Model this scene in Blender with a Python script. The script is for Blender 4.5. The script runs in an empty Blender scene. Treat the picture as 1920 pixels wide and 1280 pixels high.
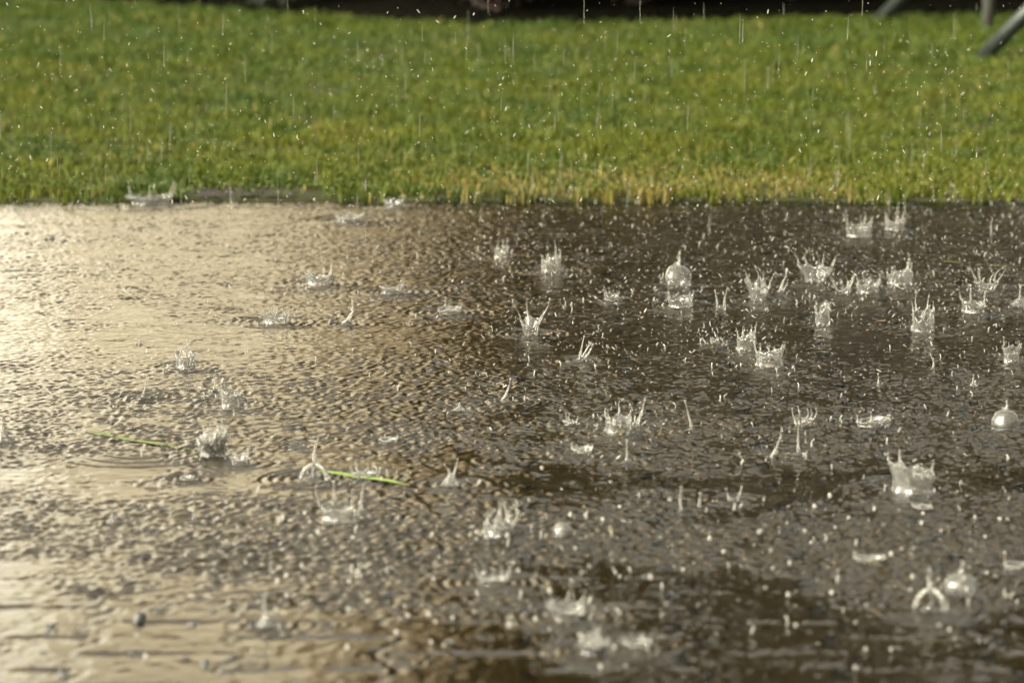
import bpy, math, random
import numpy as np
from mathutils import Vector

R = math.radians
random.seed(7)
rng = np.random.default_rng(11)
scene = bpy.context.scene
COL = scene.collection

# ------------------------------------------------------------------ camera
CAM_H, F_PX, PITCH = 1.12, 6500.0, R(9.09)
cd = bpy.data.cameras.new('camera')
cam = bpy.data.objects.new('camera', cd)
COL.objects.link(cam)
cam.location = (0, 0, CAM_H)
cam.rotation_euler = (R(90) - PITCH, 0, 0)
cd.sensor_width = 36
cd.lens = 36 * F_PX / 1920
cd.clip_start = 0.05
cd.clip_end = 2000
cd.dof.use_dof = True
cd.dof.focus_distance = 6.75
cd.dof.aperture_fstop = 4.9
scene.camera = cam

# ------------------------------------------------------------------ world, sun, exposure
SUN_EL, SUN_AZ = R(32), R(238)          # azimuth clockwise from +Y (the view direction)
w = bpy.data.worlds.new('World')
scene.world = w
w.use_nodes = True
nt = w.node_tree
nt.nodes.clear()
sky = nt.nodes.new('ShaderNodeTexSky')
sky.sky_type = 'NISHITA'
sky.sun_disc = False
sky.sun_elevation = SUN_EL
sky.sun_rotation = SUN_AZ
sky.air_density = 1.0
sky.dust_density = 9.0
sky.ozone_density = 1.0
hs = nt.nodes.new('ShaderNodeHueSaturation')   # rain cloud takes the blue out of the sky
hs.inputs['Saturation'].default_value = 0.12
tint = nt.nodes.new('ShaderNodeMix')
tint.data_type = 'RGBA'; tint.blend_type = 'MULTIPLY'
tint.inputs[0].default_value = 1.0
tint.inputs[7].default_value = (1.0, 0.965, 0.80, 1)
bg = nt.nodes.new('ShaderNodeBackground')
bg.inputs['Strength'].default_value = 0.15
wo = nt.nodes.new('ShaderNodeOutputWorld')
nt.links.new(sky.outputs[0], hs.inputs['Color'])
nt.links.new(hs.outputs[0], tint.inputs[6])
nt.links.new(tint.outputs[2], bg.inputs['Color'])
nt.links.new(bg.outputs[0], wo.inputs[0])
sd = bpy.data.lights.new('sun', 'SUN')
sd.energy = 0.9
sd.angle = R(14)
sd.color = (1.0, 0.90, 0.74)
sun = bpy.data.objects.new('sun', sd)
COL.objects.link(sun)
SV = Vector((math.sin(SUN_AZ) * math.cos(SUN_EL), math.cos(SUN_AZ) * math.cos(SUN_EL), math.sin(SUN_EL)))
sun.rotation_euler = SV.to_track_quat('Z', 'Y').to_euler()
scene.view_settings.view_transform = 'Standard'
scene.view_settings.look = 'None'
scene.view_settings.gamma = 1.0
scene.view_settings.exposure = 2.3
scene.cycles.max_bounces = 10
scene.cycles.transmission_bounces = 8
scene.cycles.transparent_max_bounces = 24
scene.cycles.caustics_refractive = False
scene.cycles.caustics_reflective = False
scene.cycles.sample_clamp_indirect = 6
scene.cycles.use_denoising = True

# ------------------------------------------------------------------ helpers
def ground(x, y, z=0.0):
    """where the sight line through photograph pixel (x, y) meets the level z"""
    cp, sp = math.cos(PITCH), math.sin(PITCH)
    u, v = x - 960, 640 - y
    dx, dy, dz = u, cp * F_PX + sp * v, -sp * F_PX + cp * v
    t = (z - CAM_H) / dz
    return Vector((dx * t, dy * t, z))

def scale_at(p):
    return F_PX / ((Vector(p) - cam.location).length)      # photo pixels per metre

def tag(o, label=None, cat=None, group=None, kind=None):
    if label: o['label'] = label
    if cat: o['category'] = cat
    if group: o['group'] = group
    if kind: o['kind'] = kind
    return o

def empty(name, loc, rz=0):
    o = bpy.data.objects.new(name, None)
    COL.objects.link(o)
    o.location = loc
    o.rotation_euler = (0, 0, rz)
    o.empty_display_size = 0.05
    return o

def np_mesh(name, V, quads=None, tris=None, mat=None, smooth=True, col=None, parent=None):
    me = bpy.data.meshes.new(name)
    V = np.asarray(V, dtype=np.float32)
    parts, sizes = [], []
    if quads is not None and len(quads):
        q = np.asarray(quads, dtype=np.int32); parts.append(q.ravel()); sizes.append(np.full(len(q), 4, np.int32))
    if tris is not None and len(tris):
        t = np.asarray(tris, dtype=np.int32); parts.append(t.ravel()); sizes.append(np.full(len(t), 3, np.int32))
    loops = np.concatenate(parts); sz = np.concatenate(sizes)
    me.vertices.add(len(V)); me.vertices.foreach_set('co', V.ravel())
    me.loops.add(len(loops)); me.loops.foreach_set('vertex_index', loops)
    me.polygons.add(len(sz))
    st = np.zeros(len(sz), np.int32); st[1:] = np.cumsum(sz)[:-1]
    me.polygons.foreach_set('loop_start', st)
    me.polygons.foreach_set('loop_total', sz)
    me.polygons.foreach_set('use_smooth', np.full(len(sz), smooth, bool))
    if col is not None:
        a = me.color_attributes.new('Col', 'FLOAT_COLOR', 'POINT')
        c = np.ones((len(V), 4), np.float32); c[:, :3] = col
        a.data.foreach_set('color', c.ravel())
    me.update(calc_edges=True)
    if mat: me.materials.append(mat)
    o = bpy.data.objects.new(name, me)
    COL.objects.link(o)
    if parent is not None: o.parent = parent
    return o

class MB:
    """collects shapes into one mesh"""
    def __init__(s): s.v = []; s.q = []; s.t = []; s.n = 0
    def add(s, V, q=(), t=()):
        V = np.asarray(V, float).reshape(-1, 3)
        s.v.append(V)
        if len(q): s.q.append(np.asarray(q, int).reshape(-1, 4) + s.n)
        if len(t): s.t.append(np.asarray(t, int).reshape(-1, 3) + s.n)
        s.n += len(V)
    def build(s, name, mat, parent=None, smooth=True):
        return np_mesh(name, np.concatenate(s.v), np.concatenate(s.q) if s.q else None,
                       np.concatenate(s.t) if s.t else None, mat, smooth, None, parent)
    def box(s, c, h):
        x, y, z = c; a, b, d = h
        V = [(x+i*a, y+j*b, z+k*d) for k in (-1, 1) for j in (-1, 1) for i in (-1, 1)]
        s.add(V, [(0,2,3,1),(4,5,7,6),(0,1,5,4),(2,6,7,3),(0,4,6,2),(1,3,7,5)])
    def tube(s, pts, rad, n=8, cap=True):
        """smooth tube along points with a radius at each point, closed at the ends"""
        P = [Vector(p) for p in pts]
        m = len(P)
        ref = Vector((0.13, 0.97, 0.2)).normalized()
        V = []
        for i in range(m):
            t = (P[min(i+1, m-1)] - P[max(i-1, 0)]).normalized()
            a = t.cross(ref)
            if a.length < 1e-3: a = t.cross(Vector((1, 0, 0)))
            a.normalize(); b = t.cross(a)
            for k in range(n):
                g = 2*math.pi*k/n
                V.append(P[i] + (a*math.cos(g) + b*math.sin(g))*rad[i])
        q = [(i*n+k, i*n+(k+1) % n, (i+1)*n+(k+1) % n, (i+1)*n+k) for i in range(m-1) for k in range(n)]
        t = []
        if cap:
            V.append(P[0]); V.append(P[-1])
            t = [(m*n, (k+1) % n, k) for k in range(n)] + [(m*n+1, (m-1)*n+k, (m-1)*n+(k+1) % n) for k in range(n)]
        s.add([tuple(p) for p in V], q, t)
    def blob(s, c, r, ax=None, stretch=1.0, nu=8, nv=6):
        """drop: a ball, drawn out along ax"""
        ax = Vector(ax or (0, 0, 1)).normalized()
        a = ax.orthogonal().normalized(); b = ax.cross(a)
        C = Vector(c)
        V = [C + ax*r*stretch]
        for i in range(1, nv):
            th = math.pi*i/nv
            for k in range(nu):
                g = 2*math.pi*k/nu
                V.append(C + ax*(math.cos(th)*r*stretch) + (a*math.cos(g) + b*math.sin(g))*r*math.sin(th))
        V.append(C - ax*r*stretch)
        e = len(V)-1
        q = [(1+i*nu+k, 1+(i+1)*nu+k, 1+(i+1)*nu+(k+1) % nu, 1+i*nu+(k+1) % nu) for i in range(nv-2) for k in range(nu)]
        t = [(0, 1+k, 1+(k+1) % nu) for k in range(nu)] + [(e, 1+(nv-2)*nu+(k+1) % nu, 1+(nv-2)*nu+k) for k in range(nu)]
        s.add([tuple(p) for p in V], q, t)

def mat(name):
    m = bpy.data.materials.new(name)
    m.use_nodes = True
    t = m.node_tree
    b = t.nodes['Principled BSDF']
    return m, t, b
def N(t, kind, **kw):
    n = t.nodes.new(kind)
    for k, v in kw.items():
        if k in n.inputs: n.inputs[k].default_value = v
        else: setattr(n, k, v)
    return n
def ramp(t, src, stops):
    r = t.nodes.new('ShaderNodeValToRGB')
    while len(r.color_ramp.elements) < len(stops): r.color_ramp.elements.new(0.5)
    for e, (p, c) in zip(r.color_ramp.elements, stops):
        e.position = p; e.color = (*c, 1) if len(c) == 3 else c
    t.links.new(src, r.inputs[0])
    return r
def simple(name, col, rough=0.5, noise=None, bump=0.0, metal=0.0, var=0.3, spec=0.5):
    m, t, b = mat(name)
    b.inputs['Roughness'].default_value = rough
    b.inputs['Metallic'].default_value = metal
    b.inputs['Specular IOR Level'].default_value = spec
    if noise:
        tc = N(t, 'ShaderNodeTexCoord')
        nz = N(t, 'ShaderNodeTexNoise', Scale=noise, Detail=6.0, Roughness=0.6)
        t.links.new(tc.outputs['Object'], nz.inputs['Vector'])
        lo = tuple(c*(1-var) for c in col); hi = tuple(min(1, c*(1+var)) for c in col)
        r = ramp(t, nz.outputs['Fac'], [(0.3, lo), (0.7, hi)])
        t.links.new(r.outputs[0], b.inputs['Base Color'])
        if bump:
            bp = N(t, 'ShaderNodeBump', Strength=bump, Distance=0.02)
            t.links.new(nz.outputs['Fac'], bp.inputs['Height'])
            t.links.new(bp.outputs[0], b.inputs['Normal'])
    else:
        b.inputs['Base Color'].default_value = (*col, 1)
    return m

# ------------------------------------------------------------------ materials
def m_paver():
    m, t, b = mat('wet_concrete')
    tc = N(t, 'ShaderNodeTexCoord')
    big = N(t, 'ShaderNodeTexNoise', Scale=2.3, Detail=5.0)
    fine = N(t, 'ShaderNodeTexNoise', Scale=420.0, Detail=3.0, Roughness=0.7)
    for n in (big, fine): t.links.new(tc.outputs['Object'], n.inputs['Vector'])
    r1 = ramp(t, big.outputs['Fac'], [(0.3, (0.060, 0.050, 0.029)), (0.7, (0.100, 0.085, 0.052))])
    r2 = ramp(t, fine.outputs['Fac'], [(0.3, (0.65, 0.65, 0.65)), (0.7, (1.15, 1.12, 1.1))])
    mx = N(t, 'ShaderNodeMix', data_type='RGBA', blend_type='MULTIPLY')
    mx.inputs[0].default_value = 1
    t.links.new(r1.outputs[0], mx.inputs[6]); t.links.new(r2.outputs[0], mx.inputs[7])
    t.links.new(mx.outputs[2], b.inputs['Base Color'])
    b.inputs['Roughness'].default_value = 0.45
    bp = N(t, 'ShaderNodeBump', Strength=0.4, Distance=0.002)
    t.links.new(fine.outputs['Fac'], bp.inputs['Height']); t.links.new(bp.outputs[0], b.inputs['Normal'])
    return m
def m_water():
    m, t, b = mat('rain_water')
    t.nodes.remove(b)
    out = t.nodes['Material Output']
    tc = N(t, 'ShaderNodeTexCoord')
    n1 = N(t, 'ShaderNodeTexNoise', Scale=48.0, Detail=2.0, Roughness=0.5)
    n2 = N(t, 'ShaderNodeTexNoise', Scale=26.0, Detail=2.0, Roughness=0.5)
    ad = N(t, 'ShaderNodeMath', operation='MULTIPLY_ADD')
    ad.inputs[1].default_value = 2.2
    for n in (n1, n2): t.links.new(tc.outputs['Object'], n.inputs['Vector'])
    t.links.new(n2.outputs['Fac'], ad.inputs[0]); t.links.new(n1.outputs['Fac'], ad.inputs[2])
    bp = N(t, 'ShaderNodeBump', Strength=0.5, Distance=0.0009)
    t.links.new(ad.outputs[0], bp.inputs['Height'])
    fr = N(t, 'ShaderNodeFresnel', IOR=1.333)
    gl = N(t, 'ShaderNodeBsdfGlossy', Roughness=0.012, Color=(1, 1, 1, 1))
    tr = N(t, 'ShaderNodeBsdfTransparent', Color=(0.54, 0.46, 0.255, 1))
    mx = N(t, 'ShaderNodeMixShader')
    t.links.new(bp.outputs[0], fr.inputs['Normal']); t.links.new(bp.outputs[0], gl.inputs['Normal'])
    t.links.new(fr.outputs[0], mx.inputs[0]); t.links.new(tr.outputs[0], mx.inputs[1]); t.links.new(gl.outputs[0], mx.inputs[2])
    t.links.new(mx.outputs[0], out.inputs['Surface'])
    return m
def m_drop(name, white):
    m, t, b = mat(name)
    out = t.nodes['Material Output']
    b.inputs['Base Color'].default_value = (0.97, 0.97, 0.96, 1)
    b.inputs['Roughness'].default_value = 0.02
    b.inputs['IOR'].default_value = 1.333
    b.inputs['Transmission Weight'].default_value = 1.0
    d = N(t, 'ShaderNodeBsdfDiffuse', Color=(0.62, 0.60, 0.54, 1))
    tl = N(t, 'ShaderNodeBsdfTranslucent', Color=(0.62, 0.60, 0.54, 1))
    m0 = N(t, 'ShaderNodeMixShader'); m0.inputs[0].default_value = 0.5
    t.links.new(d.outputs[0], m0.inputs[1]); t.links.new(tl.outputs[0], m0.inputs[2])
    mx = N(t, 'ShaderNodeMixShader'); mx.inputs[0].default_value = white  # diffuse white put in for refracted sky brightness and sun glints
    t.links.new(b.outputs[0], mx.inputs[1]); t.links.new(m0.outputs[0], mx.inputs[2])
    t.links.new(mx.outputs[0], out.inputs['Surface'])
    return m
def m_leafy(name, trans=0.35, rough=0.4):
    m, t, b = mat(name)
    out = t.nodes['Material Output']
    at = N(t, 'ShaderNodeVertexColor', layer_name='Col')
    t.links.new(at.outputs['Color'], b.inputs['Base Color'])
    b.inputs['Roughness'].default_value = rough
    b.inputs['Specular IOR Level'].default_value = 0.2
    tl = N(t, 'ShaderNodeBsdfTranslucent')
    t.links.new(at.outputs['Color'], tl.inputs['Color'])
    mx = N(t, 'ShaderNodeMixShader'); mx.inputs[0].default_value = trans
    t.links.new(b.outputs[0], mx.inputs[1]); t.links.new(tl.outputs[0], mx.inputs[2])
    t.links.new(mx.outputs[0], out.inputs['Surface'])
    return m
M_PAVER, M_WATER = m_paver(), m_water()
M_SPLASH = m_drop('splash_water', 0.07)
M_RIM = m_drop('splash_rim_water', 0.30)
M_DROP = m_drop('drop_water', 0.5)
M_RAIN = m_drop('rain_water_thread', 0.10)
M_GRASS = m_leafy('grass_blade', 0.35, 0.6)
M_LEAF = m_leafy('evergreen_leaf', 0.15, 0.6)
M_JOINT = simple('joint_sand', (0.03, 0.024, 0.016), 0.8, 300, 0.3)
M_SOIL = simple('wet_soil', (0.022, 0.018, 0.015), 0.8, 60, 0.8, var=0.8, spec=0.15)
M_TURF = simple('turf_soil', (0.018, 0.02, 0.007), 0.9, 12, 0.5, var=0.5, spec=0.1)
M_MULCH = simple('bark_mulch', (0.0022, 0.0022, 0.0015), 0.9, 30, 0.3, var=0.7, spec=0.0)
M_GROUND = simple('far_ground', (0.05, 0.055, 0.03), 0.9, 3, 0.3)
M_KERB = simple('kerb_concrete', (0.12, 0.11, 0.09), 0.5, 60, 0.3)
M_BARK = simple('bark', (0.05, 0.038, 0.03), 0.8, 18, 0.8)
M_WALL = simple('cream_render', (0.42, 0.375, 0.29), 0.85, 1.2, 0.1, var=0.05)
M_WHITE = simple('white_render', (0.66, 0.63, 0.56), 0.85, 1.2, 0.1, var=0.04)
M_TIMBER = simple('brown_timber', (0.26, 0.21, 0.14), 0.8, 5, 0.3, var=0.15)
M_ROOF = simple('roof_tile', (0.16, 0.07, 0.045), 0.7, 6, 0.4)
M_FRAME = simple('painted_frame', (0.7, 0.69, 0.65), 0.5)
M_GLASS = simple('window_glass', (0.03, 0.035, 0.04), 0.08)
M_TUBE = simple('galvanised_tube', (0.022, 0.027, 0.023), 0.38, 30, 0.1, metal=0.6, var=0.2)
M_POSTWOOD = simple('grey_wood', (0.04, 0.04, 0.034), 0.6, 40, 0.5, var=0.4)
M_STONE = simple('grit', (0.03, 0.028, 0.024), 0.5, 200)
M_BROWN = simple('dead_leaf', (0.06, 0.04, 0.024), 0.5, 200)
M_DULL = simple('sodden_grass', (0.07, 0.095, 0.022), 0.5, 120, var=0.25, spec=0.2)
M_FRESH = simple('cut_grass', (0.10, 0.155, 0.018), 0.35, 120, var=0.2)

# ------------------------------------------------------------------ ground, paving
EDGE_Y = ground(960, 381).y                          # lawn meets paving
o = np_mesh('ground', [(-300, -60, -0.06), (300, -60, -0.06), (300, 500, -0.06), (-300, 500, -0.06)], [(0, 1, 2, 3)], None, M_GROUND)
tag(o, kind='structure')
o = np_mesh('paving_bed', [(-4, -1, -0.009), (4, -1, -0.009), (4, EDGE_Y, -0.009), (-4, EDGE_Y, -0.009)], [(0, 1, 2, 3)], None, M_JOINT)
tag(o, kind='structure')

def paving():
    """interlocking concrete pavers, one bevelled stone per cell, with dark sunken joints"""
    mb = MB()
    W, L, J = 0.20, 0.172, 0.0045
    x0 = ground(160, 1215).x % W
    i = 0
    for ci in range(-20, 20):
        xc = x0 + ci*W + W/2
        if abs(xc) > 3.9: continue
        off = L/2 if ci % 2 else 0.0
        for rj in range(0, 60):
            yc = ground(300, 1232).y % L + off + rj*L
            if yc < 0.2 or yc + L/2 > EDGE_Y - 0.005: continue
            a, b = W/2 - J, L/2 - J
            k = 0.018
            # waisted outline that locks into its neighbours
            out = [(-a-k, -b), (a+k, -b), (a+k, -b*0.55), (a-k, -b*0.2), (a-k, b*0.2), (a+k, b*0.55), (a+k, b), (-a-k, b),
                   (-a-k, b*0.55), (-a+k, b*0.2), (-a+k, -b*0.2), (-a-k, -b*0.55)]
            out = [(px*0.93, py) for px, py in out]
            dz = rng.normal(0, 0.0008); tx, ty = rng.normal(0, 0.004, 2)
            n = len(out); V = []
            for s, z in ((1.0, -0.012), (1.0, -0.0035), (0.965, 0.0)):
                for px, py in out:
                    V.append((xc+px*s, yc+py*s, z + dz + (px*tx+py*ty)*(z == 0.0 or 1)))
            V.append((xc, yc, dz))
            q = [(r*n+e, r*n+(e+1) % n, (r+1)*n+(e+1) % n, (r+1)*n+e) for r in range(2) for e in range(n)]
            t = [(3*n, 2*n+e, 2*n+(e+1) % n) for e in range(n)]
            mb.add(V, q, t)
    return tag(mb.build('paving', M_PAVER, smooth=False), kind='structure')
paving()

# ------------------------------------------------------------------ splash list
# (x, y of the foot in the photograph, kind, width px, wall height px, full height px, lean, label)
SPL = [
 (347,688,'crown',36,26,38,0,'round water crown of close pale columns in the tan reflection, far left'),
 (282,380,'low',80,14,36,0,'large blurred splash against the lawn edge near the left'),
 (597,532,'crown',42,18,40,0,'pale crown splash with a tall back spike, leftmost of the far ones'),
 (517,604,'crown',44,16,34,0,'low white crown splash with pointed tips above the two thin wave lines on the left'),
 (648,608,'lean',24,8,44,1,'single jet leaning right with a broad foot beside the small far left crown'),
 (655,414,'low',52,9,22,0,'blurred low splash ending in a raised right tip just below the lawn edge'),
 (738,388,'low',34,11,22,0,'small blurred white splash touching the lawn edge'),
 (842,586,'low',42,8,22,1,'flat splash with one thin tip leaning right, in the far middle'),
 (940,482,'crown',26,14,34,0,'narrow blurred far splash left of the rounder far crown'),
 (735,548,'low',44,10,22,0,'faint wide cluster of blurred tips in the far brown water'),
 (1033,508,'crown',38,24,48,-1,'blurred round crown with two upright horns in the far middle'),
 (1271,543,'ball',50,48,68,0,'large pale water bubble with a spout on top'),
 (1147,562,'crown',26,9,22,0,'small splash under a cloud of spray left of the spouted bubble'),
 (1276,574,'crown',46,18,34,0,'ragged crown splash directly below the spouted bubble'),
 (1352,578,'twin',26,6,38,0,'faint pair of blurred upright jets right of the crown under the bubble'),
 (995,626,'vee',36,22,52,0,'wide open V shaped crown splash in the middle distance'),
 (1088,676,'spray',26,8,46,1,'thin white jets bunched together leaning right above a small white foot'),
 (1398,652,'crown',36,24,38,0,'faint tall cup splash behind the sharp round crown'),
 (1340,643,'crown',16,7,14,0,'tiny crown left of the faint tall cup'),
 (1442,684,'crown',54,28,44,0,'sharp round crown splash with a clear white rim and short spikes'),
 (1530,524,'vee',52,22,44,0,'blurred flared crown with fork tips on the far right water'),
 (1582,552,'vee',24,8,50,0,'splash of three long curved arms spreading from one point'),
 (1628,547,'crown',40,16,34,0,'small scalloped crown right beside the three armed splash'),
 (1686,532,'crown',48,22,48,0,'blurred far crown with four knobbed tall spikes'),
 (1542,606,'crown',28,34,38,0,'faint upright cup of water below the three armed splash'),
 (1730,620,'crown',42,34,66,0,'tall narrow necked crown with long stringy jets'),
 (1826,584,'crown',44,18,50,0,'crown with two long outer horns near the right edge'),
 (1850,545,'vee',40,14,50,1,'faint flared veil of water behind the two horned crown at the right'),
 (1914,572,'tent',40,14,36,0,'pointed tent splash cut by the right edge of the far water'),
 (1464,548,'lean',18,6,42,1,'thick blurred jet leaning right beside the far drops'),
 (1610,442,'crown',46,20,46,0,'very blurred tall crown close under the lawn, left of its twin'),
 (1678,430,'crown',36,16,48,0,'very blurred crown close under the lawn, right of its twin'),
 (1859,442,'column',12,3,32,0,'thin blurred jet standing alone near the far right corner of the water'),
 (1422,560,'vee',38,26,44,0,'dim blurred crown between the spouted bubble and the flared far crown'),
 (1896,676,'crown',30,26,40,0,'faint tall cup of water at the right edge above the fine ripples'),
 (268,748,'column',22,7,40,1,'crooked jet rising from a dark ring ripple in the tan reflection'),
 (433,760,'crown',38,27,34,0,'square set crown of upright columns right of the crooked jet'),
 (402,733,'column',8,3,24,0,'hair thin straight jet just left of the square set crown'),
 (396,852,'burst',56,30,56,0,'big messy splash of many lumps at the end of the green grass blade'),
 (450,868,'low',34,12,22,0,'small lumpy splash beside the big messy one'),
 (4,826,'tent',34,22,44,0,'pointed splash cut off by the left edge'),
 (350,899,'low',26,5,8,0,'tiny row of beads lying on the water below the grass blade'),
 (365,978,'column',26,6,56,0,'thin jet on a dark cone in the rough blurred water at the left'),
 (212,978,'tent',30,8,22,0,'small dark cone of water left of the thin jet on its cone'),
 (588,898,'tent',54,30,78,1,'arched splash with a tall wisp over the left end of the near grass blade'),
 (684,894,'crown',40,10,30,0,'short crown splash sitting on the near grass blade'),
 (728,828,'low',32,6,12,0,'small white splash beneath a short chain of drops'),
 (846,908,'horns',34,20,48,0,'pointed splash with two curved horns right of the near grass blade'),
 (640,972,'crown',70,22,68,0,'large heavy crown with tall pale spikes on both sides below the grass blade'),
 (944,752,'lean',18,5,42,1,'slim jet leaning right among the fine sparkling ripples'),
 (862,768,'tent',30,7,12,0,'low brown cone of water left of the slim leaning jet'),
 (936,1002,'burst',60,20,72,1,'big blurred lumpy splash with several jets in the lower middle'),
 (1160,808,'crown',52,24,40,0,'glassy bowl splash with two short horns on its left side'),
 (1194,800,'lean',10,3,50,1,'long curved whip of water rising from the glassy bowl'),
 (1297,808,'column',24,6,56,-1,'tall brown column of water with a knobbed head'),
 (1175,866,'column',26,5,38,0,'thin column with a cap of two drops below the glassy bowl'),
 (1092,850,'low',38,10,20,0,'soft low crown left of the thin capped column'),
 (1070,795,'low',24,6,20,0,'little arcing splash of fine threads left of the glassy bowl'),
 (1277,958,'column',22,5,44,0,'blurred stem with a round drop on its head in the calm brown band'),
 (1312,950,'column',10,3,24,0,'short blurred stem to the right of the round headed stem'),
 (1376,938,'twin',32,4,24,0,'two short slanting stubs on a white foot in the lower right middle'),
 (1055,1003,'bubble',36,26,28,0,'round pale bubble ring in the rough water, lower middle'),
 (1636,796,'crown',66,10,28,0,'wide shallow crown with a white lip and four knobs'),
 (1885,796,'bubble',50,30,42,0,'smooth half dome bubble with drops on top at the right'),
 (1449,858,'lean',18,5,54,1,'dark beaded jet leaning right, in the rippled water at the right'),
 (1497,850,'column',26,6,60,0,'upright beaded jet on a wide cone, right of the dark beaded one'),
 (1506,796,'low',34,9,30,0,'cluster of small knobbed jets behind the beaded jets'),
 (1711,918,'crown',76,42,68,0,'largest crown at the right, ragged with see-through walls and tall posts'),
 (1750,692,'column',14,4,28,-1,'small pointed column above the fine ripples at the right'),
 (1646,724,'column',8,3,22,0,'hair thin jet among the fine ripples on the right'),
 (1825,722,'tent',18,5,18,0,'tiny forked splash near the right edge ripples'),
 (1730,952,'low',36,4,8,0,'flat white splash lying below the largest ragged crown'),
 (1571,1092,'column',14,4,22,0,'blurred upright drop stem in the rough water near the bottom right'),
 (498,1172,'tent',34,26,62,0,'white pointed splash over a dark patch on the near pavers'),
 (1112,1222,'burst',54,20,48,0,'ring of blurred round drops low in the middle foreground'),
 (1630,1052,'low',54,9,24,0,'blurred low crown curling at both ends in the rough water at lower right'),
 (1744,1142,'tent',62,40,74,0,'bright white arched splash with a peak near the bottom right'),
 (1800,1118,'ball',60,46,60,0,'blurred tall dome behind the bright arched splash'),
 (1062,1156,'vee',64,18,50,1,'faint blurred splash leaning right above the ring of drops'),
 (668,1080,'lean',12,4,22,1,'short blurred drop tail standing in the rough water, left of centre'),
 (925,1092,'low',52,10,44,0,'cluster of blurred blobs below the big lumpy splash'),
 (1195,1210,'low',48,8,20,0,'blurred curved lip of water right of the ring of drops'),
 (1945-40,1065,'low',40,8,18,0,'blurred pale ridge splash at the right edge of the near water'),
]
WZ = 0.0045                                           # mean water level above the stones
SP_POS = []
for s in SPL:
    p = ground(s[0], s[1], WZ)
    SP_POS.append((p, scale_at(p)))

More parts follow.
